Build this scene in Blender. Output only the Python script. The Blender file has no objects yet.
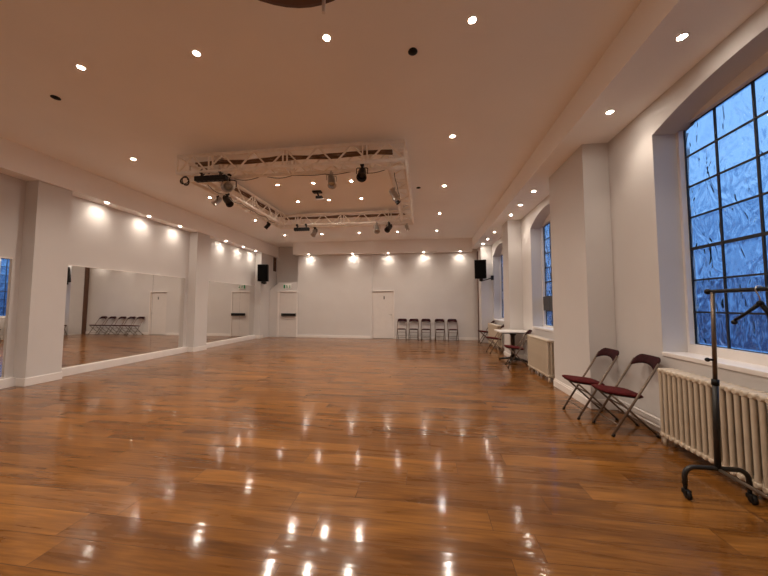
import bpy, math, random
from mathutils import Vector, Matrix
random.seed(7)
PI = math.pi
sc = bpy.context.scene
COL = sc.collection

# ------------------------------------------------------------------ materials
def newmat(name):
    m = bpy.data.materials.new(name); m.use_nodes = True
    nt = m.node_tree
    return m, nt, nt.nodes['Principled BSDF']

def plain(name, col, rough=0.5, metal=0.0, noise=0.0, nscale=8.0, bump=0.0, bscale=60.0, spec=0.5):
    m, nt, b = newmat(name)
    b.inputs['Roughness'].default_value = rough
    b.inputs['Metallic'].default_value = metal
    b.inputs['Specular IOR Level'].default_value = spec
    tc = nt.nodes.new('ShaderNodeTexCoord')
    n = nt.nodes.new('ShaderNodeTexNoise'); n.inputs['Scale'].default_value = nscale
    n.inputs['Detail'].default_value = 4
    nt.links.new(tc.outputs['Object'], n.inputs['Vector'])
    r = nt.nodes.new('ShaderNodeValToRGB')
    k = noise
    r.color_ramp.elements[0].position = 0.3; r.color_ramp.elements[1].position = 0.7
    r.color_ramp.elements[0].color = [max(0, c * (1 - k)) for c in col] + [1]
    r.color_ramp.elements[1].color = [min(1, c * (1 + k)) for c in col] + [1]
    nt.links.new(n.outputs['Fac'], r.inputs['Fac'])
    nt.links.new(r.outputs['Color'], b.inputs['Base Color'])
    if bump:
        n2 = nt.nodes.new('ShaderNodeTexNoise'); n2.inputs['Scale'].default_value = bscale
        nt.links.new(tc.outputs['Object'], n2.inputs['Vector'])
        bp = nt.nodes.new('ShaderNodeBump'); bp.inputs['Strength'].default_value = bump
        bp.inputs['Distance'].default_value = 0.01
        nt.links.new(n2.outputs['Fac'], bp.inputs['Height'])
        nt.links.new(bp.outputs['Normal'], b.inputs['Normal'])
    return m

M = {}
M['wall'] = plain('white_wall_paint', (0.67, 0.645, 0.63), 0.55, noise=0.02, nscale=1.5, bump=0.05, bscale=90, spec=0.3)
M['ceiling'] = plain('ceiling_paint', (0.95, 0.93, 0.91), 0.7, noise=0.02, nscale=1.0, bump=0.04, bscale=60, spec=0.2)
M['trim'] = plain('white_gloss_paint', (0.82, 0.78, 0.75), 0.35, noise=0.02)
M['door'] = plain('door_paint', (0.74, 0.70, 0.67), 0.4, noise=0.02)
M['cream'] = plain('cream_radiator_paint', (0.58, 0.49, 0.38), 0.35, noise=0.04, nscale=20)
M['truss'] = plain('cream_truss_paint', (0.95, 0.89, 0.81), 0.3, noise=0.05, nscale=12)
M['black'] = plain('black_plastic', (0.006, 0.006, 0.006), 0.5, noise=0.2, spec=0.3)
M['blackmetal'] = plain('black_metal', (0.022, 0.020, 0.019), 0.4, 0.3, noise=0.2)
M['grille'] = plain('black_speaker_grille', (0.003, 0.003, 0.003), 0.9, noise=0.3, nscale=80, bump=0.3, bscale=300, spec=0.12)
M['railmetal'] = plain('brown_grey_metal', (0.16, 0.12, 0.09), 0.35, 0.7, noise=0.2, nscale=15)
M['barmetal'] = plain('dull_grey_metal', (0.30, 0.25, 0.20), 0.35, 0.8, noise=0.15, nscale=15)
M['chairmetal'] = plain('taupe_chair_frame', (0.155, 0.108, 0.078), 0.4, 0.4, noise=0.15, nscale=20)
M['red'] = plain('maroon_upholstery', (0.075, 0.006, 0.007), 0.9, noise=0.35, nscale=25, bump=0.25, bscale=250, spec=0.2)
M['darkred'] = plain('dark_maroon_upholstery', (0.030, 0.006, 0.008), 0.9, noise=0.35, nscale=25, bump=0.25, bscale=250, spec=0.2)
M['silver'] = plain('silver_metal', (0.55, 0.53, 0.50), 0.28, 0.9, noise=0.15, nscale=30)
M['darkgrey'] = plain('dark_grey_panel', (0.05, 0.05, 0.055), 0.5, noise=0.1)
M['mullion'] = plain('black_mortar_bar', (0.012, 0.013, 0.018), 0.5, noise=0.2)
M['tabletop'] = plain('white_laminate', (0.82, 0.79, 0.76), 0.3, noise=0.02)
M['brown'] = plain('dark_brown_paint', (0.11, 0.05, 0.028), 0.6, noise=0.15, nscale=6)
M['shadebrown'] = plain('brown_truss_shade', (0.19, 0.11, 0.065), 0.6, noise=0.3, nscale=9)  # tone of the strands that imitate shade inside the truss
M['hole'] = plain('black_cloth_mesh', (0.006, 0.006, 0.006), 0.9, noise=0.3, nscale=50)
M['green'] = plain('exit_green', (0.02, 0.28, 0.12), 0.5, noise=0.05)
M['signwhite'] = plain('sign_white', (0.82, 0.84, 0.80), 0.5, noise=0.02)
M['lensglass'] = plain('dark_lens', (0.03, 0.035, 0.05), 0.08, 0.0, noise=0.1)

def emis(name, col, s):
    m, nt, b = newmat(name)
    b.inputs['Base Color'].default_value = (1, 1, 1, 1)
    b.inputs['Emission Color'].default_value = (*col, 1)
    b.inputs['Emission Strength'].default_value = s
    return m
LAMP = (1.0, 0.855, 0.71)
M['bulb'] = emis('halogen_bulb', (1.0, 0.87, 0.73), 150)

def mirror_mat():
    m, nt, b = newmat('mirror_silvering')
    b.inputs['Base Color'].default_value = (0.86, 0.85, 0.83, 1)
    b.inputs['Metallic'].default_value = 1; b.inputs['Roughness'].default_value = 0.015
    return m
M['mirror'] = mirror_mat()

def floor_mat():
    m, nt, b = newmat('varnished_oak_planks')
    N = nt.nodes.new; L = nt.links.new
    tc = N('ShaderNodeTexCoord')
    br = N('ShaderNodeTexBrick'); br.offset = 0.0; br.squash = 1.0
    br.inputs['Color1'].default_value = (0, 0, 0, 1); br.inputs['Color2'].default_value = (1, 1, 1, 1)
    br.inputs['Mortar'].default_value = (0.5, 0.5, 0.5, 1)
    br.inputs['Scale'].default_value = 1.0
    br.inputs['Brick Width'].default_value = 1.28; br.inputs['Row Height'].default_value = 0.192
    br.inputs['Mortar Size'].default_value = 0.0016; br.inputs['Mortar Smooth'].default_value = 0.2
    # every row of planks is shifted along its length by an amount of its own
    sx = N('ShaderNodeSeparateXYZ'); L(tc.outputs['Object'], sx.inputs[0])
    dv = N('ShaderNodeMath'); dv.operation = 'DIVIDE'; dv.inputs[1].default_value = 0.192; L(sx.outputs['Y'], dv.inputs[0])
    fl = N('ShaderNodeMath'); fl.operation = 'FLOOR'; L(dv.outputs[0], fl.inputs[0])
    wn = N('ShaderNodeTexWhiteNoise'); wn.noise_dimensions = '1D'; L(fl.outputs[0], wn.inputs['W'])
    sh = N('ShaderNodeMath'); sh.operation = 'MULTIPLY_ADD'; sh.inputs[1].default_value = 1.28
    L(wn.outputs['Value'], sh.inputs[0]); L(sx.outputs['X'], sh.inputs[2])
    cb = N('ShaderNodeCombineXYZ'); L(sh.outputs[0], cb.inputs['X']); L(sx.outputs['Y'], cb.inputs['Y'])
    L(cb.outputs[0], br.inputs['Vector'])
    # per-plank offset for the grain
    mp = N('ShaderNodeMapping'); mp.inputs['Scale'].default_value = (0.55, 4.2, 1.0)
    add = N('ShaderNodeVectorMath'); add.operation = 'MULTIPLY_ADD'
    L(br.outputs['Color'], add.inputs[0]); add.inputs[1].default_value = (7.3, 3.1, 5.0)
    L(tc.outputs['Object'], add.inputs[2]); L(add.outputs[0], mp.inputs['Vector'])
    g = N('ShaderNodeTexNoise'); g.inputs['Scale'].default_value = 1.6; g.inputs['Detail'].default_value = 5
    g.inputs['Roughness'].default_value = 0.62; g.inputs['Distortion'].default_value = 0.7
    L(mp.outputs['Vector'], g.inputs['Vector'])
    mp2 = N('ShaderNodeMapping'); mp2.inputs['Scale'].default_value = (2.5, 42.0, 1.0)
    L(add.outputs[0], mp2.inputs['Vector'])
    g2 = N('ShaderNodeTexNoise'); g2.inputs['Scale'].default_value = 1.5; g2.inputs['Detail'].default_value = 5
    L(mp2.outputs['Vector'], g2.inputs['Vector'])
    ramp = N('ShaderNodeValToRGB')
    e = ramp.color_ramp.elements
    e[0].position = 0.27; e[0].color = (0.045, 0.014, 0.0022, 1)
    e[1].position = 0.76; e[1].color = (0.31, 0.130, 0.027, 1)
    x = ramp.color_ramp.elements.new(0.5); x.color = (0.135, 0.051, 0.0095, 1)
    # factor = .55 grain + .2 fine + .25 plank tone
    m1 = N('ShaderNodeMath'); m1.operation = 'MULTIPLY'; m1.inputs[1].default_value = 0.66; L(g.outputs['Fac'], m1.inputs[0])
    m2 = N('ShaderNodeMath'); m2.operation = 'MULTIPLY_ADD'; m2.inputs[1].default_value = 0.30
    L(g2.outputs['Fac'], m2.inputs[0]); L(m1.outputs[0], m2.inputs[2])
    sep = N('ShaderNodeSeparateColor'); L(br.outputs['Color'], sep.inputs[0])
    m3 = N('ShaderNodeMath'); m3.operation = 'MULTIPLY_ADD'; m3.inputs[1].default_value = 0.11
    L(sep.outputs[0], m3.inputs[0]); L(m2.outputs[0], m3.inputs[2])
    L(m3.outputs[0], ramp.inputs['Fac'])
    dark = N('ShaderNodeMix'); dark.data_type = 'RGBA'
    L(br.outputs['Fac'], dark.inputs['Factor']); L(ramp.outputs['Color'], dark.inputs['A'])
    dark.inputs['B'].default_value = (0.05, 0.02, 0.008, 1)
    L(dark.outputs['Result'], b.inputs['Base Color'])
    # roughness varies, and the surface is slightly wavy
    rr = N('ShaderNodeMapRange'); rr.inputs['To Min'].default_value = 0.22; rr.inputs['To Max'].default_value = 0.34
    L(g.outputs['Fac'], rr.inputs['Value']); L(rr.outputs[0], b.inputs['Roughness'])
    b.inputs['Specular IOR Level'].default_value = 0.1
    b.inputs['Coat Weight'].default_value = 0.55; b.inputs['Coat Roughness'].default_value = 0.085
    wv = N('ShaderNodeTexNoise'); wv.inputs['Scale'].default_value = 1.0; wv.inputs['Detail'].default_value = 2
    wm = N('ShaderNodeMapping'); wm.inputs['Scale'].default_value = (2.0, 13.0, 1.0)
    L(tc.outputs['Object'], wm.inputs['Vector']); L(wm.outputs['Vector'], wv.inputs['Vector'])
    hh = N('ShaderNodeMath'); hh.operation = 'MULTIPLY_ADD'; hh.inputs[1].default_value = 0.12
    L(g2.outputs['Fac'], hh.inputs[0]); L(wv.outputs['Fac'], hh.inputs[2])
    h2 = N('ShaderNodeMath'); h2.operation = 'MULTIPLY_ADD'; h2.inputs[1].default_value = -0.5
    L(br.outputs['Fac'], h2.inputs[0]); L(hh.outputs[0], h2.inputs[2])
    bp = N('ShaderNodeBump'); bp.inputs['Strength'].default_value = 0.11; bp.inputs['Distance'].default_value = 0.010
    L(h2.outputs[0], bp.inputs['Height']); L(bp.outputs['Normal'], b.inputs['Normal']); L(bp.outputs['Normal'], b.inputs['Coat Normal'])
    return m
M['floor'] = floor_mat()

def glass_mat():
    m, nt, b = newmat('wavy_glass_block')
    N = nt.nodes.new; L = nt.links.new
    b.inputs['Base Color'].default_value = (0.88, 0.94, 1.0, 1)
    b.inputs['Transmission Weight'].default_value = 1.0
    b.inputs['Roughness'].default_value = 0.10
    b.inputs['IOR'].default_value = 1.22
    tc = N('ShaderNodeTexCoord')
    n = N('ShaderNodeTexNoise'); n.inputs['Scale'].default_value = 4.2; n.inputs['Detail'].default_value = 1.2
    n.inputs['Distortion'].default_value = 1.6
    mp = N('ShaderNodeMapping'); mp.inputs['Rotation'].default_value = (0.6, 0, 0); mp.inputs['Scale'].default_value = (1, 1.5, 0.8)
    L(tc.outputs['Object'], mp.inputs['Vector']); L(mp.outputs['Vector'], n.inputs['Vector'])
    bp = N('ShaderNodeBump'); bp.inputs['Strength'].default_value = 0.6; bp.inputs['Distance'].default_value = 0.05
    L(n.outputs['Fac'], bp.inputs['Height']); L(bp.outputs['Normal'], b.inputs['Normal'])
    return m
M['glass'] = glass_mat()

# ------------------------------------------------------------------ mesh builder
class MB:
    def __init__(s): s.v = []; s.f = []; s.sm = []
    def add(s, vs, fs, smooth=False):
        o = len(s.v); s.v += [tuple(v) for v in vs]
        s.f += [tuple(i + o for i in f) for f in fs]; s.sm += [smooth] * len(fs)
        return s
    def box(s, a, b):
        x0, y0, z0 = [min(p, q) for p, q in zip(a, b)]; x1, y1, z1 = [max(p, q) for p, q in zip(a, b)]
        return s.add([(x0,y0,z0),(x1,y0,z0),(x1,y1,z0),(x0,y1,z0),(x0,y0,z1),(x1,y0,z1),(x1,y1,z1),(x0,y1,z1)],
                     [(3,2,1,0),(4,5,6,7),(0,1,5,4),(1,2,6,5),(2,3,7,6),(3,0,4,7)])
    def obox(s, c, size, mat):
        hx, hy, hz = [k / 2 for k in size]
        vs = [Vector(c) + mat @ Vector((sx*hx, sy*hy, sz*hz)) for sz in (-1,1) for sx, sy in ((-1,-1),(1,-1),(1,1),(-1,1))]
        return s.add(vs, [(3,2,1,0),(4,5,6,7),(0,1,5,4),(1,2,6,5),(2,3,7,6),(3,0,4,7)])
    def tube(s, pts, r, n=8, cap=True, flat=None):
        pts = [Vector(p) for p in pts]; rs = r if isinstance(r, (list, tuple)) else [r] * len(pts)
        vs = []; prev = None
        for i, p in enumerate(pts):
            if i == 0: t = pts[1] - pts[0]
            elif i == len(pts) - 1: t = pts[-1] - pts[-2]
            else: t = (pts[i+1] - p).normalized() + (p - pts[i-1]).normalized()
            t.normalize()
            if prev is None:
                up = Vector((0,0,1)) if abs(t.z) < 0.9 else Vector((1,0,0))
                u = t.cross(up).normalized()
            else:
                u = (prev - t * prev.dot(t)).normalized()
            prev = u; w = t.cross(u)
            for k in range(n):
                a = 2 * PI * k / n
                vs.append(p + u * (rs[i] * math.cos(a)) + w * (rs[i] * math.sin(a)))
        fs = []
        for i in range(len(pts) - 1):
            for k in range(n):
                k2 = (k + 1) % n
                fs.append((i*n+k, i*n+k2, (i+1)*n+k2, (i+1)*n+k))
        s.add(vs, fs, True)
        if cap:
            o = len(s.v) - len(vs)
            s.f += [tuple(o + k for k in reversed(range(n))), tuple(o + (len(pts)-1)*n + k for k in range(n))]; s.sm += [False, False]
        return s
    def lathe(s, prof, n=24, mat=None, org=(0,0,0), smooth=True):
        mat = mat or Matrix.Identity(3); org = Vector(org); vs = []
        for (r, z) in prof:
            for k in range(n):
                a = 2*PI*k/n; vs.append(org + mat @ Vector((r*math.cos(a), r*math.sin(a), z)))
        fs = []
        for i in range(len(prof)-1):
            for k in range(n):
                k2 = (k+1) % n; fs.append((i*n+k, i*n+k2, (i+1)*n+k2, (i+1)*n+k))
        s.add(vs, fs, smooth); o = len(s.v) - len(vs)
        if prof[0][0] > 1e-6: s.f.append(tuple(o+k for k in reversed(range(n)))); s.sm.append(False)
        if prof[-1][0] > 1e-6: s.f.append(tuple(o+(len(prof)-1)*n+k for k in range(n))); s.sm.append(False)
        return s
    def sphere(s, c, r, n=14, m=8, sc_=(1,1,1)):
        vs = []; c = Vector(c)
        for i in range(m+1):
            t = PI*i/m
            for k in range(n):
                a = 2*PI*k/n
                vs.append(c + Vector((sc_[0]*r*math.sin(t)*math.cos(a), sc_[1]*r*math.sin(t)*math.sin(a), sc_[2]*r*math.cos(t))))
        fs = [(i*n+k, (i+1)*n+k, (i+1)*n+(k+1)%n, i*n+(k+1)%n) for i in range(m) for k in range(n)]
        return s.add(vs, fs, True)
    def prism(s, poly, f0, f1, smooth=False):
        """poly: 2D points; f0/f1 map (a,b) to the 3D front and back copies"""
        n = len(poly); vs = [f0(*p) for p in poly] + [f1(*p) for p in poly]
        fs = [tuple(range(n)), tuple(reversed(range(n, 2*n)))] + [(i, n+i, n+(i+1)%n, (i+1)%n) for i in range(n)]
        return s.add(vs, fs, smooth)
    def build(s, name, mat, parent=None, bevel=0.0, loc=None):
        me = bpy.data.meshes.new(name); me.from_pydata([tuple(v) for v in s.v], [], s.f)
        me.polygons.foreach_set('use_smooth', s.sm)
        me.materials.append(M[mat] if isinstance(mat, str) else mat)
        import bmesh
        bm = bmesh.new(); bm.from_mesh(me); bmesh.ops.remove_doubles(bm, verts=bm.verts, dist=1e-6)
        bmesh.ops.recalc_face_normals(bm, faces=bm.faces); bm.to_mesh(me); bm.free()
        o = bpy.data.objects.new(name, me); COL.objects.link(o)
        if parent: o.parent = parent
        if loc: o.location = loc
        if bevel:
            b = o.modifiers.new('bevel', 'BEVEL'); b.width = bevel; b.segments = 2; b.limit_method = 'ANGLE'
        return o

def tag(o, label, cat, group=None):
    o['label'] = label; o['category'] = cat
    if group: o['group'] = group
    return o
def thing(name, label, cat, loc=(0,0,0), rz=0.0, group=None):
    o = bpy.data.objects.new(name, None); COL.objects.link(o)
    o.location = loc; o.rotation_euler = (0, 0, rz); o.empty_display_size = 0.1
    return tag(o, label, cat, group)
def kids(o): return [c for c in COL.objects if c.parent == o]
def copy_tree(o, parent=None):
    c = o.copy(); COL.objects.link(c)
    if parent: c.parent = parent
    for k in kids(o): copy_tree(k, c)
    return c
def struct(name, mb, mat, parent=None, bevel=0.0):
    o = mb.build(name, mat, parent, bevel)
    if not parent: o['kind'] = 'structure'
    return o
def box(name, a, b, mat, bevel=0.0): return struct(name, MB().box(a, b), mat, None, bevel)

# ------------------------------------------------------------------ room dimensions (metres)
YB, YF = 11.9, -2.4          # back and front walls
ZC = 3.88                    # ceiling
XL, XR = -6.68, 2.45         # left wall, right wall
box('floor', (-7.1, YF - 0.2, -0.1), (2.75, 12.9, 0), 'floor')
box('ceiling', (-7.1, YF - 0.2, ZC), (2.75, 12.9, ZC + 0.1), 'ceiling')
box('wall_left', (XL - 0.2, YF - 0.2, 0), (XL, 12.6, ZC), 'wall')
box('wall_front', (XL, YF - 0.2, 0), (XR, YF, ZC), 'wall')

# back wall with a doorway; the stretch left of the door stands slightly proud
wb = MB()
wb.box((-1.205, YB, 0), (2.75, YB + 0.2, ZC)).box((-2.075, YB, 1.89), (-1.205, YB + 0.2, ZC))
wb.box((-5.20, YB - 0.05, 0), (-2.075, YB + 0.2, ZC)).box((-2.15, YB + 0.15, 0), (-1.1, YB + 0.2, 1.95))
wb.box((-5.195, YB + 0.19, 0), (-5.0, 12.6, ZC))
struct('wall_back', wb, 'wall')
# low lobby front in the back left corner, its top left corner cut away
lob = MB()
poly = [(-6.48, 0), (-5.205, 0), (-5.205, 2.29), (-5.98, 2.27), (-6.48, 1.96)]
lob.prism(poly, lambda a, b: (a, YB - 0.06, b), lambda a, b: (a, YB + 0.14, b))
struct('wall_lobby', lob, 'wall')
box('wall_recess', (-6.8, 12.45, 0), (-5.0, 12.6, ZC), 'wall')
box('wall_corner', (XL, 11.36, 0), (-6.44, 12.45, ZC), 'wall')

# dropped edges of the ceiling
box('ceiling_drop_left', (XL, YF, 3.42), (-6.39, 12.45, ZC), 'ceiling')
box('ceiling_drop_right', (1.82, YF, 3.51), (XR + 0.3, YB, ZC), 'ceiling')
box('ceiling_drop_back', (-5.34, 11.62, 3.39), (1.82, YB, ZC), 'ceiling')

# pillars
def pillar(a, b, base=0.14):
    mb = MB().box(a, b)
    o = struct('pillar', mb, 'wall')
    return o
for i, (y0, y1) in enumerate(((4.13, 4.62), (7.72, 8.22), (11.14, 11.36))):
    pillar((XL, y0, 0), (-6.43, y1, 3.42))
    struct('trim_%d' % (i + 1), MB().box((XL, y0 - 0.012, 0), (-6.418, y1 + 0.012, 0.13)), 'trim', None, 0.004)
for (y0, y1, xf) in ((4.27, 5.36, 2.13), (7.93, 8.5, 2.13), (11.2, 11.9, 2.045), (0.1, 0.9, 2.13)):
    pillar((xf, y0, 0), (XR + 0.1, y1, 3.51))
struct('trim_4', MB().box((2.112, 4.252, 0), (XR, 5.378, 0.10)).box((2.120, 4.26, 0.10), (XR, 5.37, 0.125)), 'trim', None, 0.004)
struct('trim_5', MB().box((2.112, 7.912, 0), (XR, 8.518, 0.10)), 'trim', None, 0.004)
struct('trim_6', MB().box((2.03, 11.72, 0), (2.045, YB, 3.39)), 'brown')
# skirtings
box('baseboard_back', (-1.15, YB - 0.018, 0), (2.045, YB, 0.10), 'trim', 0.003)
box('baseboard_lobby', (-5.20, YB - 0.068, 0), (-2.13, YB - 0.05, 0.10), 'trim', 0.003)
bl = MB()
for (y0, y1) in ((YF, 4.118), (4.632, 7.708), (8.232, 11.128)):
    bl.box((XL, y0, 0), (-6.605, y1, 0.145))
struct('baseboard_left', bl, 'trim', None, 0.004)
br = MB()
for (y0, y1) in ((0.9, 4.25), (5.38, 7.91), (8.52, 11.2)): br.box((XR - 0.018, y0, 0), (XR, y1, 0.12))
struct('baseboard_right', br, 'trim', None, 0.004)

# ------------------------------------------------------------------ right wall with arched glass-block windows
WIN = [(1.42, 3.50, 0.84, 3.165, 3.325), (5.46, 7.27, 0.84, 3.10, 3.34), (9.2, 11.12, 0.83, 3.07, 3.33)]
def arch_z(y, w):
    y0, y1, zs, z0, z1 = w
    h = z1 - z0; hw = (y1 - y0) / 2; R_ = (hw*hw + h*h) / (2*h)
    return z1 - R_ + math.sqrt(max(0, R_*R_ - (y - (y0+y1)/2)**2))
wr = MB(); NA = 24; XO = XR + 0.33; TOP = 3.7
cur = YF
for w in WIN:
    y0, y1, zs = w[0], w[1], w[2]
    wr.box((XR, cur, 0), (XO, y0, TOP)); wr.box((XR, y0, 0), (XO, y1, zs))
    ys = [y0 + (y1 - y0)*i/NA for i in range(NA+1)]
    poly = [(y, arch_z(y, w)) for y in ys] + [(y1, TOP), (y0, TOP)]
    for i in range(NA):
        a, b = ys[i], ys[i+1]; za, zb = arch_z(a, w), arch_z(b, w)
        v = [(XR,a,za),(XR,b,zb),(XR,b,TOP),(XR,a,TOP),(XO,a,za),(XO,b,zb),(XO,b,TOP),(XO,a,TOP)]
        wr.add(v, [(0,1,2,3),(7,6,5,4),(0,4,5,1)])
    cur = y1
wr.box((XR, cur, 0), (XO, YB + 0.2, TOP))
struct('wall_right', wr, 'wall')

def window(idx, w, cols, rows, zt, dark=None):
    y0, y1, zs, z0, z1 = w
    gz0, gz1 = (0.94 if idx == 1 else 0.885), zt
    gy0, gy1 = y0 + 0.03, y1 - 0.03
    X0, X1 = XR + 0.23, XR + 0.33
    fr = MB()
    NB = 24; ys = [y0 + (y1 - y0)*i/NB for i in range(NB+1)]
    # cream frame: jambs, sill rail and the arched head down to the straight top of the glass
    fr.box((X0, y0, zs), (X1, gy0, z0)).box((X0, gy1, zs), (X1, y1, z0)).box((X0, gy0, zs), (X1, gy1, gz0))
    for i in range(NB):
        a, b = ys[i], ys[i+1]; za, zb = arch_z(a, w), arch_z(b, w)
        lo = z0 if (b <= gy0 + 1e-6 or a >= gy1 - 1e-6) else gz1
        lo = min(gz1, z0) if lo != gz1 else gz1
        v = [(X0,a,lo),(X0,b,lo),(X0,b,zb),(X0,a,za),(X1,a,lo),(X1,b,lo),(X1,b,zb),(X1,a,za)]
        fr.add(v, [(0,1,2,3),(7,6,5,4),(0,4,5,1),(3,2,6,7)])
    if gz1 > z0:
        fr.box((X0, y0, z0 - .001), (X1, gy0, min(gz1, arch_z(y0 + 0.03, w)))).box((X0, gy1, z0 - .001), (X1, y1, min(gz1, arch_z(y0 + 0.03, w))))
    f = struct('window_%d' % idx, fr, 'trim')
    # blocks and black joints
    cw = (gy1 - gy0) / cols; rh = (gz1 - gz0) / rows
    gl = MB(); mu = MB(); t = 0.008
    dk = MB()
    for r in range(rows):
        for c in range(cols):
            if dark and (r, c) in dark: dk.box((X0 - 0.005, gy1 - (c+1)*cw + t, gz0 + r*rh + t), (X0 + 0.035, gy1 - c*cw - t, gz0 + (r+1)*rh - t))
    # the panes: each block bulges a little towards the room
    cut = (0.0, 0.07, 0.16, 0.5, 0.84, 0.93); bul = (0.0, 0.55, 0.9, 1.0, 0.9, 0.55)
    us = [(c + k, q) for c in range(cols) for k, q in zip(cut, bul)] + [(cols, 0.0)]
    vs_ = [(r + k, q) for r in range(rows) for k, q in zip(cut, bul)] + [(rows, 0.0)]
    nu, nv = len(us), len(vs_)
    pts = [(X0 + 0.060 - 0.011*qu*qv, gy1 - u_*cw, gz0 + v_*rh) for v_, qv in vs_ for u_, qu in us]
    pts += [(X0 + 0.085, gy1 - u_*cw, gz0 + v_*rh) for v_, qv in vs_ for u_, qu in us]
    B = nu*nv; fs = []
    for j in range(nv - 1):
        for i in range(nu - 1):
            q = (j*nu + i, j*nu + i + 1, (j+1)*nu + i + 1, (j+1)*nu + i)
            fs.append(q); fs.append(tuple(B + k for k in reversed(q)))
    for i in range(nu - 1):
        fs.append((i, B + i, B + i + 1, i + 1)); o_ = (nv-1)*nu; fs.append((o_ + i + 1, o_ + B + i + 1, o_ + B + i, o_ + i))
    for j in range(nv - 1):
        fs.append(((j+1)*nu, B + (j+1)*nu, B + j*nu, j*nu)); o_ = nu - 1; fs.append((j*nu + o_, B + j*nu + o_, B + (j+1)*nu + o_, (j+1)*nu + o_))
    gl.add(pts, fs, True)
    for r in range(rows + 1):
        z = gz0 + r*rh; tt = t if r not in (3, ) else 0.015
        mu.box((X0 + 0.046, gy0, z - tt), (X0 + 0.064, gy1, z + tt))
    for c in range(cols + 1):
        y = gy1 - c*cw
        mu.box((X0 + 0.047, y - t, gz0), (X0 + 0.063, y + t, gz1))
    gl.build('glass_blocks', 'glass', f)
    mu.build('glazing_grid', 'mullion', f)
    if dark: dk.build('vent_panel', 'darkgrey', f, 0.004)
    si = MB().box((XR - 0.012, y0 - 0.0, zs - 0.03), (X0 + 0.02, y1, zs + 0.012))
    si.build('window_sill', 'trim', f, 0.006)
    return f
window(1, WIN[0], 6, 7, 3.205)
window(2, WIN[1], 5, 7, 3.14, dark={(1, 0), (1, 1)})
window(3, WIN[2], 6, 7, 3.10)

# ------------------------------------------------------------------ doors
def door1():
    d = MB().box((-2.055, YB + 0.02, 0.008), (-1.225, YB + 0.065, 1.872))
    o = struct('door_1', d, 'door', None, 0.004)
    fr = MB()
    fr.box((-2.10, YB - 0.02, 0), (-2.055, YB + 0.14, 1.875)).box((-1.225, YB - 0.02, 0), (-1.18, YB + 0.14, 1.875)).box((-2.10, YB - 0.02, 1.875), (-1.18, YB + 0.14, 1.92))
    fr.build('door_frame', 'trim', o, 0.004)
    h = MB().tube([(-1.30, YB + 0.02, 0.95), (-1.30, YB - 0.03, 0.95), (-1.40, YB - 0.035, 0.95)], 0.010).lathe([(0.024, 0), (0.024, 0.008)], 14, Matrix.Rotation(PI/2, 3, 'X'), (-1.30, YB + 0.02, 0.95))
    h.build('door_handle', 'silver', o)
    s = MB().box((-1.615, YB + 0.012, 1.56), (-1.575, YB + 0.02, 1.68)); s.build('door_plate', 'blackmetal', o)
door1()
def door2():
    y = YB - 0.06
    d = MB().box((-6.00, y - 0.012, 0.008), (-5.24, y + 0.0, 1.86))
    o = struct('door_2', d, 'door', None, 0.003)
    fr = MB().box((-6.07, y - 0.035, 0), (-6.00, y, 1.87)).box((-5.24, y - 0.035, 0), (-5.19, y, 1.87)).box((-6.07, y - 0.045, 1.86), (-5.19, y, 1.91))
    fr.build('door_frame', 'trim', o, 0.004)
    b = MB().box((-5.86, y - 0.10, 0.87), (-5.24, y - 0.05, 0.98)); b.box((-5.84, y - 0.05, 0.90), (-5.78, y - 0.012, 0.95)).box((-5.32, y - 0.05, 0.90), (-5.26, y - 0.012, 0.95))
    b.build('push_bar', 'black', o, 0.008)
door2()

# exit sign over the push-bar door
es = thing('exit_sign', 'small white and green emergency exit sign above the push-bar door', 'sign', (-5.66, YB - 0.065, 2.09))
MB().box((-0.17, -0.022, -0.095), (0.17, 0.003, 0.095)).build('sign_panel', 'signwhite', es, 0.004)
pg = MB()
y0, y1 = -0.0235, -0.0215
pg.box((-0.15, y0, -0.075), (-0.075, y1, 0.075))                                   # doorway
pg.sphere((-0.005, -0.022, 0.052), 0.016, 10, 6, (1, 0.1, 1))                      # running figure
for p, q, r in (((-0.01, 0.03), (0.005, -0.012), 0.012), ((0.005, -0.012), (-0.03, -0.03), 0.008), ((-0.03, -0.03), (-0.035, -0.068), 0.007),
                ((0.005, -0.012), (0.03, -0.04), 0.008), ((0.03, -0.04), (0.055, -0.045), 0.007), ((-0.01, 0.028), (-0.045, 0.012), 0.007), ((-0.01, 0.028), (0.025, 0.008), 0.007)):
    d = Vector((q[0]-p[0], 0, q[1]-p[1])); L_ = d.length; ang = math.atan2(d.z, d.x)
    pg.obox(((p[0]+q[0])/2, -0.0225, (p[1]+q[1])/2), (L_ + r, 0.002, 2*r), Matrix.Rotation(-ang, 3, 'Y'))
pg.box((0.115, y0, -0.01), (0.135, y1, 0.06))                                      # arrow pointing down
pg.prism([(0.085, -0.01), (0.165, -0.01), (0.125, -0.065)], lambda a, b: (a, y0, b), lambda a, b: (a, y1, b))
pg.build('pictogram', 'green', es)

# dark vent on the upper corner wall
vt = thing('vent_grille', 'tall narrow brown vent high in the back left corner', 'vent', (-6.44, 12.22, 3.08))
MB().box((0, -0.12, -0.3), (0.015, 0.12, 0.3)).build('vent_frame', 'brown', vt, 0.003)
sl = MB()
for k in range(13): sl.obox((0.017, 0, -0.26 + k*0.043), (0.012, 0.2, 0.02), Matrix.Rotation(0.6, 3, 'Y'))
sl.build('louvres', 'brown', vt)

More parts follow.
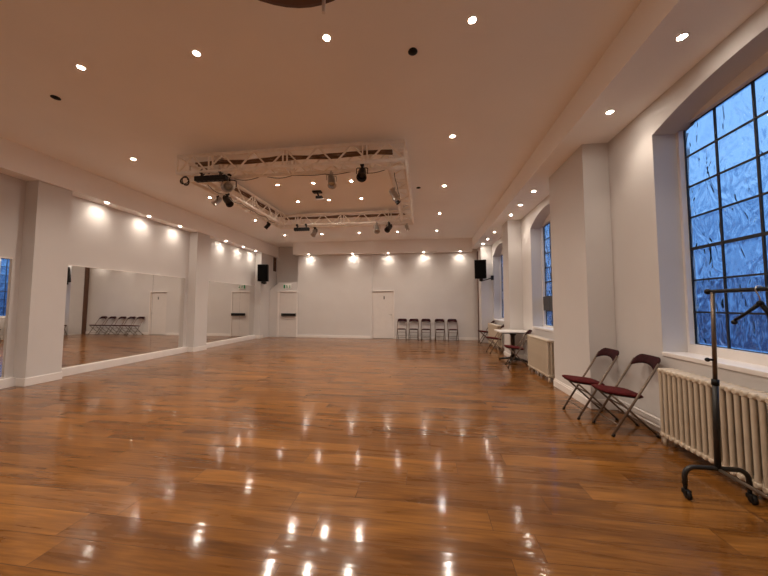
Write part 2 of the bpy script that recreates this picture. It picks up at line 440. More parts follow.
# ------------------------------------------------------------------ mirrors on the left wall
def wall_mirror(y0, y1, label):
    t = thing('wall_mirror', label, 'mirror', (XL, (y0+y1)/2, 0.145), 0, 'wall mirrors')
    h = (y1 - y0)/2
    MB().box((0.0005, -h, 0.002), (0.012, h, 1.925)).build('mirror_glass', 'mirror', t)
    e = MB().box((0.0005, -h, 1.925), (0.02, h, 1.945))
    e.build('top_rail', 'trim', t)
    e = MB().box((0.0005, -h - 0.002, 0.002), (0.013, -h, 1.925)); e.build('edge_strip', 'darkgrey', t)
wall_mirror(0.95, 2.45, 'wall mirror beside the camera, second to the left of the nearest left pillar')
wall_mirror(2.455, 4.02, 'wall mirror at the left picture edge, before the nearest left pillar')
wall_mirror(4.78, 6.598, 'wide wall mirror just behind the nearest left pillar, reflecting a row of chairs')
wall_mirror(6.603, 7.60, 'wall mirror just before the second left pillar, reflecting the plain back door')
wall_mirror(8.36, 10.158, 'wide wall mirror just behind the second left pillar')
wall_mirror(10.163, 11.10, 'wall mirror at the far end of the left wall under the loudspeaker')

# ------------------------------------------------------------------ lamps
def downlight_proto():
    t = bpy.data.objects.new('ceiling_downlight', None); COL.objects.link(t); t.empty_display_size = 0.05
    rg = MB().lathe([(0.030, 0.001), (0.031, -0.004), (0.045, -0.004), (0.047, 0.001)], 24)
    rg.build('trim_ring', 'trim', t)
    lens = MB().lathe([(0.0, -0.0022), (0.022, -0.002), (0.030, 0.0)], 20); lens.build('bulb', 'bulb', t)
    return t
DL = downlight_proto(); DLfirst = [True]
LD = {}
def lamp_data(kind, power, size, blend):
    l = bpy.data.lights.new('lamp_' + kind, 'SPOT'); l.energy = power; l.color = LAMP
    l.spot_size = math.radians(size); l.spot_blend = blend; l.shadow_soft_size = 0.025
    LD[kind] = l
lamp_data('ceiling', 50, 136, 1.0)
lamp_data('wash', 5.4, 104, 1.0)
lamp_data('washright', 13, 98, 1.0)
AIM = {'left': (0, math.radians(24), 0), 'right': (0, math.radians(-12), 0), 'back': (math.radians(24), 0, 0)}
def downlight(x, y, z, kind, label, group, aim=None):
    if DLfirst[0]: t = DL; DLfirst[0] = False
    else: t = copy_tree(DL0)
    t.location = (x, y, z)
    tag(t, label, 'ceiling light', group)
    lo = bpy.data.objects.new('lamp', LD[kind]); COL.objects.link(lo); lo.parent = t; lo.location = (0, 0, -0.012)
    if aim: lo.rotation_euler = AIM[aim]
    return t
DL0 = copy_tree(DL)     # pristine source, removed at the end
CX = [0.44, -0.91, -2.28, -3.65, -5.05]
ordn = ['first', 'second', 'third', 'fourth', 'fifth']
G1 = 'downlights in the main ceiling'
for i in range(5):
    downlight(CX[i], 0.76, ZC, 'ceiling', 'lit downlight above the camera, %s from the right' % ordn[i], G1)
for i in range(5):
    downlight(CX[i], 2.63, ZC, 'ceiling', 'lit ceiling downlight in the nearest visible row, %s from the right' % ordn[i], G1)
for y, n in ((4.5, 'level with the near side of the truss'), (6.4, 'level with the middle of the truss'), (8.35, 'just past the far side of the truss')):
    downlight(CX[0], y, ZC, 'ceiling', 'lit downlight right of the truss, ' + n, G1)
    downlight(CX[4], y, ZC, 'ceiling', 'lit downlight left of the truss, ' + n, G1)
for i in range(5):
    downlight(CX[i], 10.3, ZC, 'ceiling', 'lit ceiling downlight in the farthest row, %s from the right' % ordn[i], G1)
for y, n in ((5.9, 'near'), (6.93, 'far')):
    for x, s in ((-3.08, 'left'), (-2.29, 'middle'), (-1.48, 'right')):
        downlight(x, y, ZC, 'ceiling', 'lit downlight inside the truss rectangle, %s row, %s' % (n, s), 'downlights inside the truss')
for n, ys in (('beside the near window', (1.66, 2.62, 3.58)), ('beside the middle window', (5.96, 6.77, 7.5)), ('beside the far window', (9.21, 10.17, 10.99))):
    for k, y in enumerate(ys):
        downlight(2.09, y, 3.51, 'washright', 'soffit downlight on the right %s, %s one' % (n, ('nearest', 'middle', 'farthest')[k]), 'downlights in the right soffit', 'right')
for n, ys in (('over the big mirror behind the nearest pillar', (5.25, 6.2, 7.12)), ('over the far mirror', (9.0, 9.95, 10.75))):
    for k, y in enumerate(ys):
        downlight(-6.455, y, 3.42, 'wash', 'left soffit downlight %s, %s one' % (n, ('nearest', 'middle', 'farthest')[k]), 'downlights in the left soffit', 'left')
for k, x in enumerate((1.37, -0.01, -1.40, -2.84, -4.68)):
    downlight(x, 11.675, 3.39, 'wash', 'downlight washing the back wall, %s from the right' % ordn[k], 'downlights in the back soffit', 'back')
def wipe(o):
    for c in kids(o): wipe(c)
    bpy.data.objects.remove(o)
wipe(DL0)

# small dark round ceiling fittings
for x, y, lab in ((-0.10, 2.89, 'small black round ceiling fitting between the near downlights on the right'),
                  (-4.49, 2.99, 'small black round ceiling fitting at the upper left'),
                  (-0.11, 6.43, 'small black round ceiling fitting just right of the truss')):
    t = thing('ceiling_sensor', lab, 'ceiling fitting', (x, y, ZC), 0, 'black ceiling fittings')
    MB().lathe([(0.044, 0.0), (0.048, -0.008), (0.038, -0.012), (0.0, -0.012)], 24).build('rim', 'black', t)
    MB().lathe([(0.0, -0.016), (0.028, -0.014), (0.034, -0.010)], 20).build('mesh_cover', 'hole', t)

# round brown dish with a white rod right at the top of the view
t = thing('ceiling_dish', 'broad dark brown round ceiling dish with a white rod at the top edge', 'ceiling fitting', (-0.95, 1.53, ZC))
MB().lathe([(0.80, 0.0), (0.76, -0.010), (0.6, -0.03), (0.3, -0.055), (0.0, -0.065)], 48).build('dish', 'brown', t)
MB().tube([(0.15, 0.70, -0.002), (0.15, 0.70, -0.17)], 0.015, 10).build('rod', 'trim', t)

# ------------------------------------------------------------------ lighting truss
TX0, TX1, TY0, TY1, TZ0, TZ1 = -4.03, -0.28, 4.34, 7.92, 3.49, 3.77
tr = thing('lighting_truss', 'cream rectangular box truss hung under the ceiling with stage lights', 'truss', (0, 0, 0))
S = 0.26; RC = 0.028
def beam(p0, p1, inward):
    p0, p1, n = Vector(p0), Vector(p1), Vector(inward)
    d = (p1 - p0).normalized(); L_ = (p1 - p0).length
    up = Vector((0, 0, TZ1 - TZ0))
    root = None; lines = [Vector((0,0,0)), up, n * S, n * S + up]
    br = MB(); nseg = int(round(L_ / 0.56))
    for a, b in ((0, 1), (2, 3), (0, 2)):
        for i in range(nseg):
            t0, t1 = L_ * i / nseg, L_ * (i + 1) / nseg; tm = (t0 + t1) / 2
            A, B = (a, b) if True else (b, a)
            br.tube([p0 + d*t0 + lines[A], p0 + d*tm + lines[B]], 0.014, 6, False)
            br.tube([p0 + d*tm + lines[B], p0 + d*t1 + lines[A]], 0.014, 6, False)
    k = 0
    for f in (0.0, 0.16, 0.5, 0.84, 1.0):
        for dd in ((0.0,) if f in (0, 1.0) else (-0.035, 0.035)):
            q = p0 + d * (L_ * f + dd)
            br.tube([q + lines[0], q + lines[1]], 0.013, 6, False); br.tube([q + lines[2], q + lines[3]], 0.013, 6, False)
            br.tube([q + lines[0], q + lines[2]], 0.013, 6, False); br.tube([q + lines[1], q + lines[3]], 0.013, 6, False)
    root = br.build('truss_beam', 'truss', tr)
    for l in lines:
        MB().tube([p0 + l, p1 + l], RC, 10).build('chord', 'truss', root)
beam((TX0, TY0, TZ0), (TX1, TY0, TZ0), (0, 1, 0))
beam((TX0, TY1, TZ0), (TX1, TY1, TZ0), (0, -1, 0))
beam((TX0, TY0 + S, TZ0), (TX0, TY1 - S, TZ0), (1, 0, 0))
beam((TX1, TY0 + S, TZ0), (TX1, TY1 - S, TZ0), (-1, 0, 0))
for x, y in ((-3.4, TY0 + S/2), (-0.95, TY0 + S/2), (-3.4, TY1 - S/2), (-0.95, TY1 - S/2), (TX0 + S/2, 6.1), (TX1 - S/2, 6.1)):
    MB().box((x - 0.05, y - S/2, TZ1 + 0.02), (x + 0.05, y + S/2, TZ1 + 0.045)).tube([(x, y, TZ1 + 0.03), (x, y, ZC)], 0.014, 8).build('suspension_bracket', 'truss', tr)

def can_light(name, label, loc, rz, tilt, mats=('blackmetal', 'blackmetal'), k=1.0, chord=TZ0):
    t = thing(name, label, 'stage light', loc, rz)
    c = MB().tube([(0, -0.035*k, 0), (0, 0.035*k, 0)], 0.036*k, 12).box((-0.012, -0.02, -0.09*k), (0.012, 0.02, -0.02*k)); c.build('clamp', mats[0], t)
    yk = MB().tube([(-0.10*k, 0, -0.165*k), (-0.10*k, 0, -0.07*k), (-0.08*k, 0, -0.058*k), (0.08*k, 0, -0.058*k), (0.10*k, 0, -0.07*k), (0.10*k, 0, -0.165*k)], 0.009*k, 6)
    yk.build('yoke', mats[0], t)
    mt = Matrix.Rotation(PI - tilt, 3, 'X'); o = (0, 0, -0.16*k)
    can = MB().lathe([(0.03*k, -0.15*k), (0.06*k, -0.13*k), (0.075*k, -0.06*k), (0.078*k, 0.13*k), (0.09*k, 0.135*k), (0.09*k, 0.15*k), (0.07*k, 0.15*k), (0.066*k, 0.09*k)], 20, mt, o)
    can.build('lamp_can', mats[1], t)
    le = MB().lathe([(0.066*k, 0.088*k), (0.04*k, 0.102*k), (0.0, 0.108*k)], 18, mt, o); le.build('lens', 'lensglass' if mats[1] != 'silver' else 'silver', t)
    return t
def bar_light(label, loc, rz, L_=0.55):
    t = thing('stage_light_bar', label, 'stage light', loc, rz)
    MB().box((-L_/2, -0.045, -0.15), (L_/2, 0.045, -0.07)).build('bar_housing', 'black', t, 0.01)
    for i in range(7): MB().sphere((-L_/2 + L_*(i + 0.5)/7, 0, -0.15), 0.026, 10, 6, (1, 1, 0.5)).build('lens', 'lensglass', t)
    for s in (-1, 1): MB().tube([(s*L_*0.3, -0.03, 0), (s*L_*0.3, 0.03, 0)], 0.034, 10).box((s*L_*0.3 - 0.012, -0.02, -0.08), (s*L_*0.3 + 0.012, 0.02, -0.01)).build('clamp', 'blackmetal', t)
    return t
bar_light('long black stage light bar under the near left truss corner', (-3.42, TY0 + 0.01, TZ0 - 0.004), 0.0, 0.55)
can_light('fan_spotlight', 'round grey spotlight hanging inside the near left truss corner', (-3.27, TY0 + S, TZ0 + 0.02), 0.35, 1.15, ('blackmetal', 'silver'), 1.05)
can_light('spotlight', 'black spotlight on the left truss beam behind the round grey one', (TX0 + S, 5.25, TZ0 - 0.02), 1.2, 0.8, k=0.8)
can_light('spotlight', 'small silver spotlight on the outer side of the left truss beam', (TX0, 5.32, TZ0 - 0.02), -1.0, 0.7, ('blackmetal', 'silver'), 0.65)
can_light('spotlight', 'small spotlight near the far end of the left truss beam', (TX0 + 0.02, 7.2, TZ0 - 0.02), -1.3, 0.7, k=0.6)
can_light('spotlight', 'black yoke spotlight under the near truss beam toward its right end', (-0.93, TY0 + 0.05, TZ0 - 0.02), 0.1, 0.7, k=0.85)
can_light('spotlight', 'silver spotlight hanging from the near truss beam right of its middle', (-1.48, TY0 + S, TZ0 - 0.02), 0.5, 0.5, ('silver', 'silver'), 0.8)
can_light('spotlight', 'silver spotlight on the inner side of the right truss beam', (TX1 - S, 5.35, TZ0 - 0.02), 1.7, 0.6, ('silver', 'silver'), 0.75)
can_light('spotlight', 'small black spotlight farther back on the right truss beam', (TX1 - S, 5.75, TZ0 - 0.02), 1.6, 0.7, k=0.55)
bar_light('black stage light bar under the far truss beam toward its left end', (-3.28, TY1 - S, TZ0 - 0.004), 0.0, 0.42)
can_light('spotlight', 'dark spotlight at the right end of the far beam\'s light bar', (-3.0, TY1 - 0.02, TZ0 - 0.02), -0.5, 0.6, ('blackmetal', 'silver'), 0.8)
can_light('spotlight', 'silver spotlight under the far truss beam toward its right end', (-1.22, TY1 - S, TZ0 - 0.02), 0.3, 0.6, ('silver', 'silver'), 0.85)
can_light('spotlight', 'black spotlight beside the silver one under the far truss beam', (-0.90, TY1 - S, TZ0 - 0.02), -0.4, 0.9, k=0.85)
can_light('spotlight', 'small silver spotlight in the far right truss corner', (-0.45, TY1 - 0.03, TZ0 - 0.01), 0.8, 0.5, ('silver', 'silver'), 0.55)
# coil of cable and draped cables
pts = []
for i in range(61):
    a = 2*PI*i/20; r = 0.065 + 0.010*math.sin(i*0.7)
    pts.append((r*math.cos(a), 0.015*(i/20 - 1.5), -0.10 + r*math.sin(a)))
tag(MB().tube(pts, 0.007, 6).build('cable_coil', 'black', loc=(-3.90, TY0 + 0.02, TZ0 - 0.02)), 'small coil of dark cable hung at the near left truss corner', 'cable')
def cable(p, q, sag, waves, label, r=0.005):
    P, Q = Vector(p), Vector(q); pts = []
    for i in range(49):
        f = i/48; z = -sag*abs(math.sin(PI*f*waves)) - 0.012*math.sin(f*23)
        pts.append(P.lerp(Q, f) + Vector((0, 0, z)))
    tag(MB().tube(pts, r, 6).build('cable', 'black'), label, 'cable')
cable((-3.2, TY0 + S, TZ0 - 0.02), (-0.55, TY0 + S, TZ0 - 0.02), 0.03, 5, 'black cable draped along the underside of the near truss beam')
cable((TX1 - S + 0.07, 4.75, TZ0 - 0.01), (TX1 - S + 0.07, 6.1, TZ0 - 0.01), 0.05, 3, 'black cable draped along the inner side of the right truss beam')
cable((TX0 + S - 0.07, 4.8, TZ0 - 0.01), (TX0 + S - 0.07, 7.3, TZ0 - 0.01), 0.04, 5, 'black cable draped along the left truss beam')
def bundle(p, q, label):  # added brown strands, standing in for the shaded band between the chords
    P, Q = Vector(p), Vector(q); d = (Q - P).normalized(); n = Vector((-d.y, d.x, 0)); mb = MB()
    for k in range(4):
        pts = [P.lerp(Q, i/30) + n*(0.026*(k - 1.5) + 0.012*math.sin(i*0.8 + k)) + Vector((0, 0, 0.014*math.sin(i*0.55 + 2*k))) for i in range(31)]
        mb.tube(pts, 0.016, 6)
    tag(mb.build('shade_strands', 'shadebrown'), label, 'cable')
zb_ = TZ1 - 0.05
bundle((TX0 + 0.2, TY0 + S - 0.07, zb_), (TX1 - 0.2, TY0 + S - 0.07, zb_), 'bundle of dark strands added as the shade inside the near truss beam')
bundle((TX0 + S - 0.07, TY0 + S + 0.1, zb_), (TX0 + S - 0.07, TY1 - S - 0.1, zb_), 'bundle of dark strands added as the shade inside the left truss beam')
bundle((TX0 + 0.2, TY1 - S + 0.13, zb_), (TX1 - 0.2, TY1 - S + 0.13, zb_), 'bundle of dark strands added as the shade inside the far truss beam')
# bracket on the ceiling inside the truss
t = thing('ceiling_bracket', 'small black bracket with a white bar on the ceiling inside the truss', 'bracket', (-2.33, 6.35, ZC))
MB().box((-0.14, -0.06, -0.035), (0.06, 0.06, 0)).tube([(-0.04, 0, -0.02), (0.0, 0, -0.13)], 0.02, 8).box((-0.06, -0.05, -0.17), (0.08, 0.05, -0.12)).build('mount', 'black', t, 0.004)
MB().box((-0.08, -0.02, -0.20), (0.14, 0.02, -0.175)).build('white_bar', 'trim', t, 0.004)

# ------------------------------------------------------------------ wall loudspeakers
def speaker(label, loc, rz, tilt, wallpt):
    t = thing('loudspeaker', label, 'speaker', loc, rz, 'wall loudspeakers')
    mt = Matrix.Rotation(tilt, 3, 'X')
    w, d, h = 0.40, 0.34, 0.66
    poly = [(-w/2, -d/2), (w/2, -d/2), (w/2 - 0.07, d/2), (-w/2 + 0.07, d/2)]
    MB().prism(poly, lambda a, b: mt @ Vector((a, b, -h/2)), lambda a, b: mt @ Vector((a, b, h/2))).build('cabinet', 'black', t, 0.015)
    g = MB().obox(mt @ Vector((0, -d/2 - 0.006, 0)), (w - 0.04, 0.016, h - 0.04), mt); g.build('front_grille', 'grille', t, 0.006)
    inv = Matrix.Rotation(-rz, 3, 'Z'); wp = inv @ (Vector(wallpt) - Vector(loc))
    b = MB().tube([mt @ Vector((0, 0.05, -h/2 + 0.02)), mt @ Vector((0, 0.06, -h/2 - 0.10)), wp], 0.022, 10)
    b.obox(mt @ Vector((0, 0.05, -h/2 - 0.05)), (0.12, 0.12, 0.10), mt)
    b.obox(wp, (0.09, 0.09, 0.16), Matrix.Rotation(-rz, 3, 'Z')); b.build('bracket', 'blackmetal', t, 0.004)
speaker('black loudspeaker bracketed high on the right wall beside the far window', (1.98, 10.88, 2.60), -0.25, 0.14, (2.40, 11.05, 2.30))
speaker('black loudspeaker bracketed on the last left pillar before the exit corner', (-6.20, 10.95, 2.57), 0.2, 0.07, (-6.39, 11.20, 2.26))

# ------------------------------------------------------------------ radiators
def radiator(label, loc, n, h=0.66, zb=0.075, pitch=0.055):
    """sections stand in a row along +Y from loc; front faces -X"""
    t = thing('radiator', label, 'radiator', loc, 0, 'cream column radiators')
    s = MB(); z0, z1 = zb, zb + h
    for xx in (0.022, 0.078, 0.134):
        pts = [(xx, 0, z0 + 0.010), (xx, 0, z0 + 0.05), (xx, 0, z1 - 0.05), (xx, 0, z1 - 0.015)]
        s.tube(pts, [0.012, 0.0155, 0.0155, 0.012], 10)
    for z in (z0 + 0.032, z1 - 0.032):
        s.tube([(0.004, 0, z), (0.018, 0, z), (0.138, 0, z), (0.152, 0, z)], [0.016, 0.0255, 0.0255, 0.016], 12)
    s.tube([(0.078, -0.03, z0 + 0.032), (0.078, 0.03, z0 + 0.032)], 0.022, 10, False).tube([(0.078, -0.03, z1 - 0.032), (0.078, 0.03, z1 - 0.032)], 0.022, 10, False)
    first = s.build('section', 'cream', t)
    first.location = (0, pitch/2, 0)
    for i in range(1, n):
        c = first.copy(); COL.objects.link(c); c.location = (0, pitch*(i + 0.5), 0)
    ft = MB().tube([(0.04, 0, 0), (0.035, 0, zb + 0.02)], [0.022, 0.016], 10).tube([(0.12, 0, 0), (0.12, 0, zb + 0.02)], [0.022, 0.016], 10)
    for y in (pitch*0.5, pitch*(n - 0.5), pitch*(n//2 + 0.5)):
        f = ft.build('foot', 'cream', t); f.location = (0, y, 0)
    v = MB().tube([(0.078, pitch*n, zb + 0.03), (0.078, pitch*n + 0.05, zb + 0.03), (0.078, pitch*n + 0.06, 0.0)], 0.012, 8).lathe([(0.02, 0.0), (0.022, 0.02), (0.02, 0.06), (0.0, 0.065)], 12, None, (0.078, pitch*n + 0.055, zb + 0.04))
    v.build('valve', 'trim', t)
radiator('long cream column radiator under the near window, behind the clothes rail', (2.228, 1.695, 0), 29)
radiator('cream column radiator under the middle window, beside the little table', (2.10, 5.57, 0), 19)
radiator('cream column radiator under the far window, half hidden by folding chairs', (2.12, 9.3, 0), 23)
tag(MB().tube([(2.38, 3.28, 0.16), (2.38, 4.22, 0.16)], 0.014, 8).tube([(2.40, 3.28, 0.07), (2.40, 4.22, 0.07)], 0.014, 8).build('heating_pipe', 'trim'), 'white heating pipes along the foot of the right wall behind the folding chairs', 'pipe')

# ------------------------------------------------------------------ folding chairs (front faces -X, width along Y)
def rounded(poly, r=0.06, n=5):
    out = []
    m = len(poly)
    for i in range(m):
        p, a, b = Vector(poly[i]), Vector(poly[i-1]), Vector(poly[(i+1) % m])
        d1 = (a - p); d2 = (b - p); rr = min(r, d1.length*0.45, d2.length*0.45)
        A = p + d1.normalized()*rr; B = p + d2.normalized()*rr
        for k in range(n + 1):
            f = k/n; out.append(tuple((1-f)**2*A + 2*f*(1-f)*p + f*f*B))
    return out
HW = 0.178
def make_chair():
    t = bpy.data.objects.new('folding_chair', None); COL.objects.link(t); t.empty_display_size = 0.1
    f0 = Vector((-0.215, 0, 0)); top = Vector((0.268, 0, 0.79)); r0 = Vector((0.225, 0, 0)); sf = Vector((-0.19, 0, 0.405))
    def lp(z): return f0.x + (top.x - f0.x) * z / top.z
    for s in (-1, 1):
        y = s*HW
        MB().tube([(f0.x, y, 0.012), (lp(0.74), y, 0.74)], 0.0115, 8).build('front_leg', 'chairmetal', t)
        MB().tube([(f0.x - 0.002, y, 0.0), (f0.x + 0.014, y, 0.028)], 0.0145, 8).build('foot_cap', 'black', t)
        y2 = s*(HW - 0.028)
        MB().tube([(r0.x, y2, 0.012), (sf.x, y2, sf.z)], 0.0105, 8).build('rear_leg', 'chairmetal', t)
        MB().tube([(r0.x + 0.004, y2, 0.0), (r0.x - 0.02, y2, 0.026)], 0.0135, 8).build('foot_cap', 'black', t)
        # side link between seat and back frame
        MB().tube([(lp(0.62), s*(HW - 0.014), 0.60), (0.10, s*(HW - 0.014), 0.41)], 0.006, 6).build('link', 'chairmetal', t) if False else None
    # top bow
    z = 0.74; bow = [(lp(z), -HW, z)]
    for k in range(7):
        a = PI/2*k/6; bow.append((lp(z + 0.05*math.sin(a)), -HW + 0.05*(1 - math.cos(a)), z + 0.05*math.sin(a)))
    bow += [(p[0], -p[1], p[2]) for p in reversed(bow)]
    MB().tube(bow, 0.0115, 8).build('top_bow', 'chairmetal', t)
    MB().tube([(lp(0.11), -HW, 0.11), (lp(0.11), HW, 0.11)], 0.009, 8).build('front_stretcher', 'chairmetal', t)
    fx = lambda z: r0.x + (sf.x - r0.x)*z/sf.z
    MB().tube([(fx(0.14), -HW + 0.028, 0.14), (fx(0.14), HW - 0.028, 0.14)], 0.009, 8).build('rear_stretcher', 'chairmetal', t)
    MB().tube([(fx(0.30), -HW + 0.028, 0.30), (fx(0.30), HW - 0.028, 0.30)], 0.008, 8).build('rear_stretcher', 'chairmetal', t)
    # seat: padded, dished, tilting back
    pl = rounded([(-0.26, -0.155), (-0.26, 0.155), (0.125, 0.165), (0.125, -0.165)], 0.085, 6)
    sz = lambda x: 0.432 - 0.11*(x + 0.2)
    seat = MB(); n = len(pl); rings = [(0.96, -0.014), (1.0, -0.006), (1.0, 0.003), (0.93, 0.012), (0.6, 0.021), (0.0, 0.024)]
    cx = -0.07; vs = []
    for k, dz in rings:
        for (a, b) in pl:
            x = cx + (a - cx)*k; vs.append((x, b*k, sz(x) + dz))
    fs = [(i*n + j, i*n + (j+1) % n, (i+1)*n + (j+1) % n, (i+1)*n + j) for i in range(len(rings)-1) for j in range(n)] + [tuple(reversed(range(n)))]
    seat.add(vs, fs, True); seat.build('seat', 'red', t)
    pan = MB().prism([(cx + (a - cx)*0.9, b*0.9) for a, b in pl], lambda a, b: (a, b, sz(a) - 0.028), lambda a, b: (a, b, sz(a) - 0.013))
    pan.build('seat_pan', 'blackmetal', t)
    # back pad: curved along its width, arched lower edge
    bp = MB(); NN = 14; fr = []; bk = []
    for i in range(NN + 1):
        u = -1 + 2*i/NN; y = u*(HW - 0.006)
        zt = 0.795 - 0.03*max(0, abs(u) - 0.8)/0.2; zb = 0.665 + 0.045*(1 - u*u)
        bow_ = 0.018*(1 - u*u)
        col = []
        for k, off in ((0, 0.004), (0.12, -0.013), (0.5, -0.017), (0.88, -0.013), (1, 0.004), (0.88, 0.015), (0.12, 0.015)):
            z = zb + (zt - zb)*k; col.append((lp(z) + bow_ + off, y, z + off*0.6))
        fr.append(col)
    m = 7; vs = [p for c in fr for p in c]
    fs = [(i*m + j, i*m + (j+1) % m, (i+1)*m + (j+1) % m, (i+1)*m + j) for i in range(NN) for j in range(m)]
    fs += [tuple(range(m)), tuple(reversed(range(NN*m, NN*m + m)))]
    bp.add(vs, fs, True); bp.build('backrest', 'darkred', t)
    return t
CH = make_chair(); first = [True]; CH0 = copy_tree(CH)
def chair(x, y, rz, label, group):
    if first[0]: o = CH; first[0] = False
    else: o = copy_tree(CH0)
    o.location = (x, y, 0); o.rotation_euler = (0, 0, rz); return tag(o, label, 'chair', group)
GA, GB = 'folding chairs along the right wall', 'folding chairs in a row along the back wall'
chair(2.105, 3.585, 0.0, 'maroon folding chair beside the end of the near radiator', GA)
chair(1.985, 4.035, 0.02, 'maroon folding chair standing against the big right pillar', GA)
chair(2.00, 6.93, -0.12, 'red folding chair between the middle radiator and the white table', GA)
chair(1.97, 8.78, 0.08, 'red folding chair just beyond the white table in front of the far radiator', GA)
chair(2.12, 10.9, 0.0, 'farthest folding chair by the right wall, under the right loudspeaker', GA)
for k, x in enumerate((-0.86, -0.405, 0.06, 0.58, 1.055)):
    chair(x, 11.585, PI/2, ['maroon folding chair in the back row, nearest the plain door', 'maroon folding chair in the back row, second from the door',
        'middle maroon folding chair of the back row of five', 'maroon folding chair in the back row, second from the right end', 'maroon folding chair at the right end of the back row'][k], GB)
wipe(CH0)

# ------------------------------------------------------------------ small pedestal table
t = thing('pedestal_table', 'small white-topped table on a black pedestal by the second right pillar', 'table', (2.09, 7.56, 0))
tp = MB().prism(rounded([(-0.36, -0.33), (0.33, -0.33), (0.33, 0.33), (-0.36, 0.33)], 0.05, 5), lambda a, b: (a, b, 0.695), lambda a, b: (a, b, 0.725)); tp.build('tabletop', 'tabletop', t, 0.004)
MB().box((-0.30, -0.27, 0.672), (0.27, 0.27, 0.6945)).build('under_frame', 'blackmetal', t, 0.004)
MB().tube([(0, 0, 0.03), (0, 0, 0.60), (0, 0, 0.675)], [0.045, 0.045, 0.10], 16).build('column', 'blackmetal', t)
for k in range(4):
    a = PI/4 + k*PI/2 + 0.25; c, s_ = math.cos(a), math.sin(a)
    MB().tube([(0.03*c, 0.03*s_, 0.075), (0.2*c, 0.2*s_, 0.055), (0.33*c, 0.33*s_, 0.022)], [0.034, 0.027, 0.02], 10).build('base_leg', 'blackmetal', t)

# ------------------------------------------------------------------ clothes rail
RX = 1.985; Ya, Yb = 2.42, 1.15
t = thing('clothes_rail', 'black metal clothes rail on castors in front of the near radiator', 'clothes rail', (RX, (Ya + Yb)/2, 0))
h = (Ya - Yb)/2
for yy in (h, -h):
    pl = MB().tube([(0.012, yy, 0.20), (0.028, yy, 0.80)], 0.017, 12); pl.build('lower_post', 'blackmetal', t)
    MB().tube([(0.028, yy, 0.79), (0.045, yy, 1.43)], 0.0125, 12).build('upper_post', 'railmetal', t)
    MB().tube([(0.027, yy, 0.775), (0.029, yy, 0.815)], 0.021, 12).build('collar', 'black', t)
    kn = MB().tube([(0.032, yy, 0.95), (-0.005, yy, 0.95)], 0.008, 8).sphere((-0.012, yy, 0.95), 0.015, 10, 6); kn.build('knob', 'black', t)
    u = [(-0.195, yy, 0.085), (-0.195, yy, 0.145)]
    for k in range(1, 7):
        a = PI/2*k/6; u.append((-0.195 + 0.065*(1 - math.cos(a)), yy, 0.145 + 0.065*math.sin(a)))
    u += [(-p[0], p[1], p[2]) for p in reversed(u)]
    MB().tube(u, 0.0155, 10).build('foot_hoop', 'blackmetal', t)
    for s in (-1, 1):
        cs = MB().tube([(s*0.195, yy, 0.05), (s*0.195, yy, 0.088)], 0.012, 10).box((s*0.195 - 0.018, yy - 0.03, 0.03), (s*0.195 + 0.018, yy + 0.012, 0.062))
        c_ = cs.build('castor', 'black', t, 0.005)
        MB().lathe([(0.0, -0.013), (0.022, -0.013), (0.03, -0.008), (0.03, 0.008), (0.022, 0.013), (0.0, 0.013)], 18, Matrix.Rotation(PI/2, 3, 'Y'), (s*0.195, yy - 0.018, 0.030)).build('wheel', 'black', c_)
MB().tube([(0.045, -h - 0.05, 1.43), (0.045, h + 0.025, 1.43)], 0.0135, 12).sphere((0.045, h + 0.035, 1.43), 0.021, 12, 8).build('top_bar', 'black', t)
MB().tube([(0.012, -h, 0.205), (0.012, h, 0.205)], 0.011, 10).build('bottom_bar', 'barmetal', t)

# folding black hanger on the rail
t = thing('coat_hanger', 'black coat hanger with drooping arms hooked on the clothes rail', 'hanger', (RX + 0.045, 2.12, 1.43))
hk = []
for k in range(10):
    a = -0.3 + (PI + 0.6)*k/9; hk.append((0.021*math.cos(a), 0, 0.0 + 0.021*math.sin(a)))
hk += [(0.0, 0.0, -0.05), (0.0, 0.0, -0.078)]
MB().tube(hk, 0.0035, 8).build('hook', 'silver', t)
MB().sphere((0, 0, -0.085), 0.017, 12, 8).tube([(0, 0, -0.085), (-0.015, 0.07, -0.15), (-0.03, 0.125, -0.195)], [0.012, 0.009, 0.009], 10).sphere((-0.03, 0.128, -0.208), 0.016, 12, 8).build('arm', 'black', t)
MB().tube([(0, 0, -0.085), (0.03, -0.012, -0.14), (0.042, -0.03, -0.21)], [0.012, 0.014, 0.02], 10).sphere((0.042, -0.031, -0.213), 0.021, 12, 8).build('arm', 'black', t)

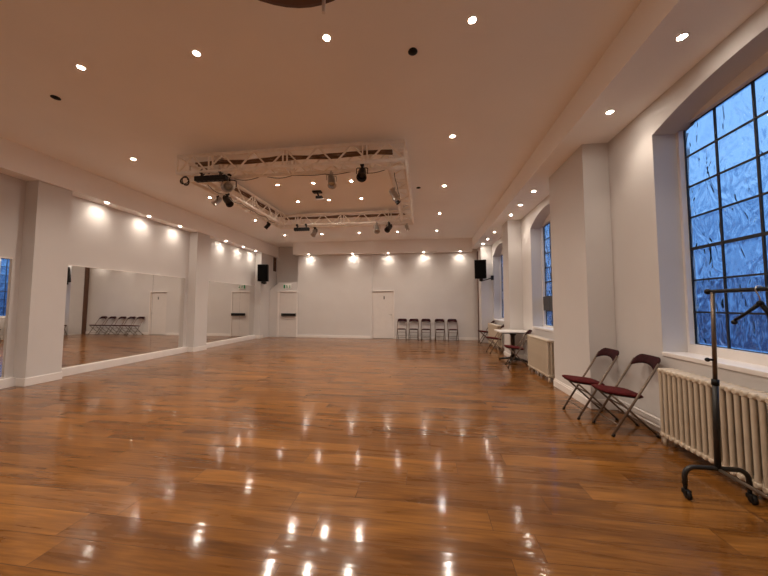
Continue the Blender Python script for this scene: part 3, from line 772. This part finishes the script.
# ------------------------------------------------------------------ dusk outside
wd = bpy.data.worlds.new('dusk'); sc.world = wd; wd.use_nodes = True
nt = wd.node_tree; bg = nt.nodes['Background']
tc = nt.nodes.new('ShaderNodeTexCoord'); sp = nt.nodes.new('ShaderNodeSeparateXYZ')
nt.links.new(tc.outputs['Generated'], sp.inputs[0])
nz = nt.nodes.new('ShaderNodeTexNoise'); nz.inputs['Scale'].default_value = 14; nz.inputs['Detail'].default_value = 4
nt.links.new(tc.outputs['Generated'], nz.inputs['Vector'])
ma = nt.nodes.new('ShaderNodeMath'); ma.operation = 'MULTIPLY_ADD'; ma.inputs[1].default_value = 0.9
nt.links.new(nz.outputs['Fac'], ma.inputs[0]); nt.links.new(sp.outputs['Z'], ma.inputs[2])
rp = nt.nodes.new('ShaderNodeValToRGB'); e = rp.color_ramp.elements
e[0].position = 0.18; e[0].color = (0.010, 0.016, 0.04, 1)
e[1].position = 0.80; e[1].color = (0.21, 0.42, 0.78, 1)
x = e.new(0.36); x.color = (0.018, 0.042, 0.13, 1)
x = e.new(0.50); x.color = (0.055, 0.135, 0.34, 1)
x = e.new(0.64); x.color = (0.10, 0.245, 0.54, 1)
nt.links.new(ma.outputs[0], rp.inputs['Fac']); nt.links.new(rp.outputs['Color'], bg.inputs['Color'])
bg.inputs['Strength'].default_value = 0.74

# ------------------------------------------------------------------ camera
cam = bpy.data.cameras.new('camera'); co = bpy.data.objects.new('camera', cam); COL.objects.link(co); sc.camera = co
cam.sensor_fit = 'HORIZONTAL'; cam.sensor_width = 36; cam.lens = 300 / 768 * 36; cam.clip_start = 0.05
yaw, pitch, roll = 0.13338, 0.05665, 0.00175
f = Vector((-math.sin(yaw)*math.cos(pitch), math.cos(yaw)*math.cos(pitch), math.sin(pitch)))
r = Vector((math.cos(yaw), math.sin(yaw), 0)); u = r.cross(f)
r2 = math.cos(roll)*r + math.sin(roll)*u; u2 = -math.sin(roll)*r + math.cos(roll)*u
co.matrix_world = Matrix(((r2.x, u2.x, -f.x, 0), (r2.y, u2.y, -f.y, 0), (r2.z, u2.z, -f.z, 1.33), (0, 0, 0, 1)))

sc.view_settings.view_transform = 'Standard'; sc.view_settings.look = 'None'
sc.view_settings.exposure = 0.98; sc.view_settings.gamma = 1.0; sc.view_settings.use_curve_mapping = False
try:
    cy = sc.cycles
    cy.max_bounces = 12; cy.diffuse_bounces = 7; cy.glossy_bounces = 5; cy.transmission_bounces = 8
    cy.sample_clamp_indirect = 6.0; cy.use_denoising = True; cy.caustics_reflective = True; cy.caustics_refractive = True
except Exception:
    pass
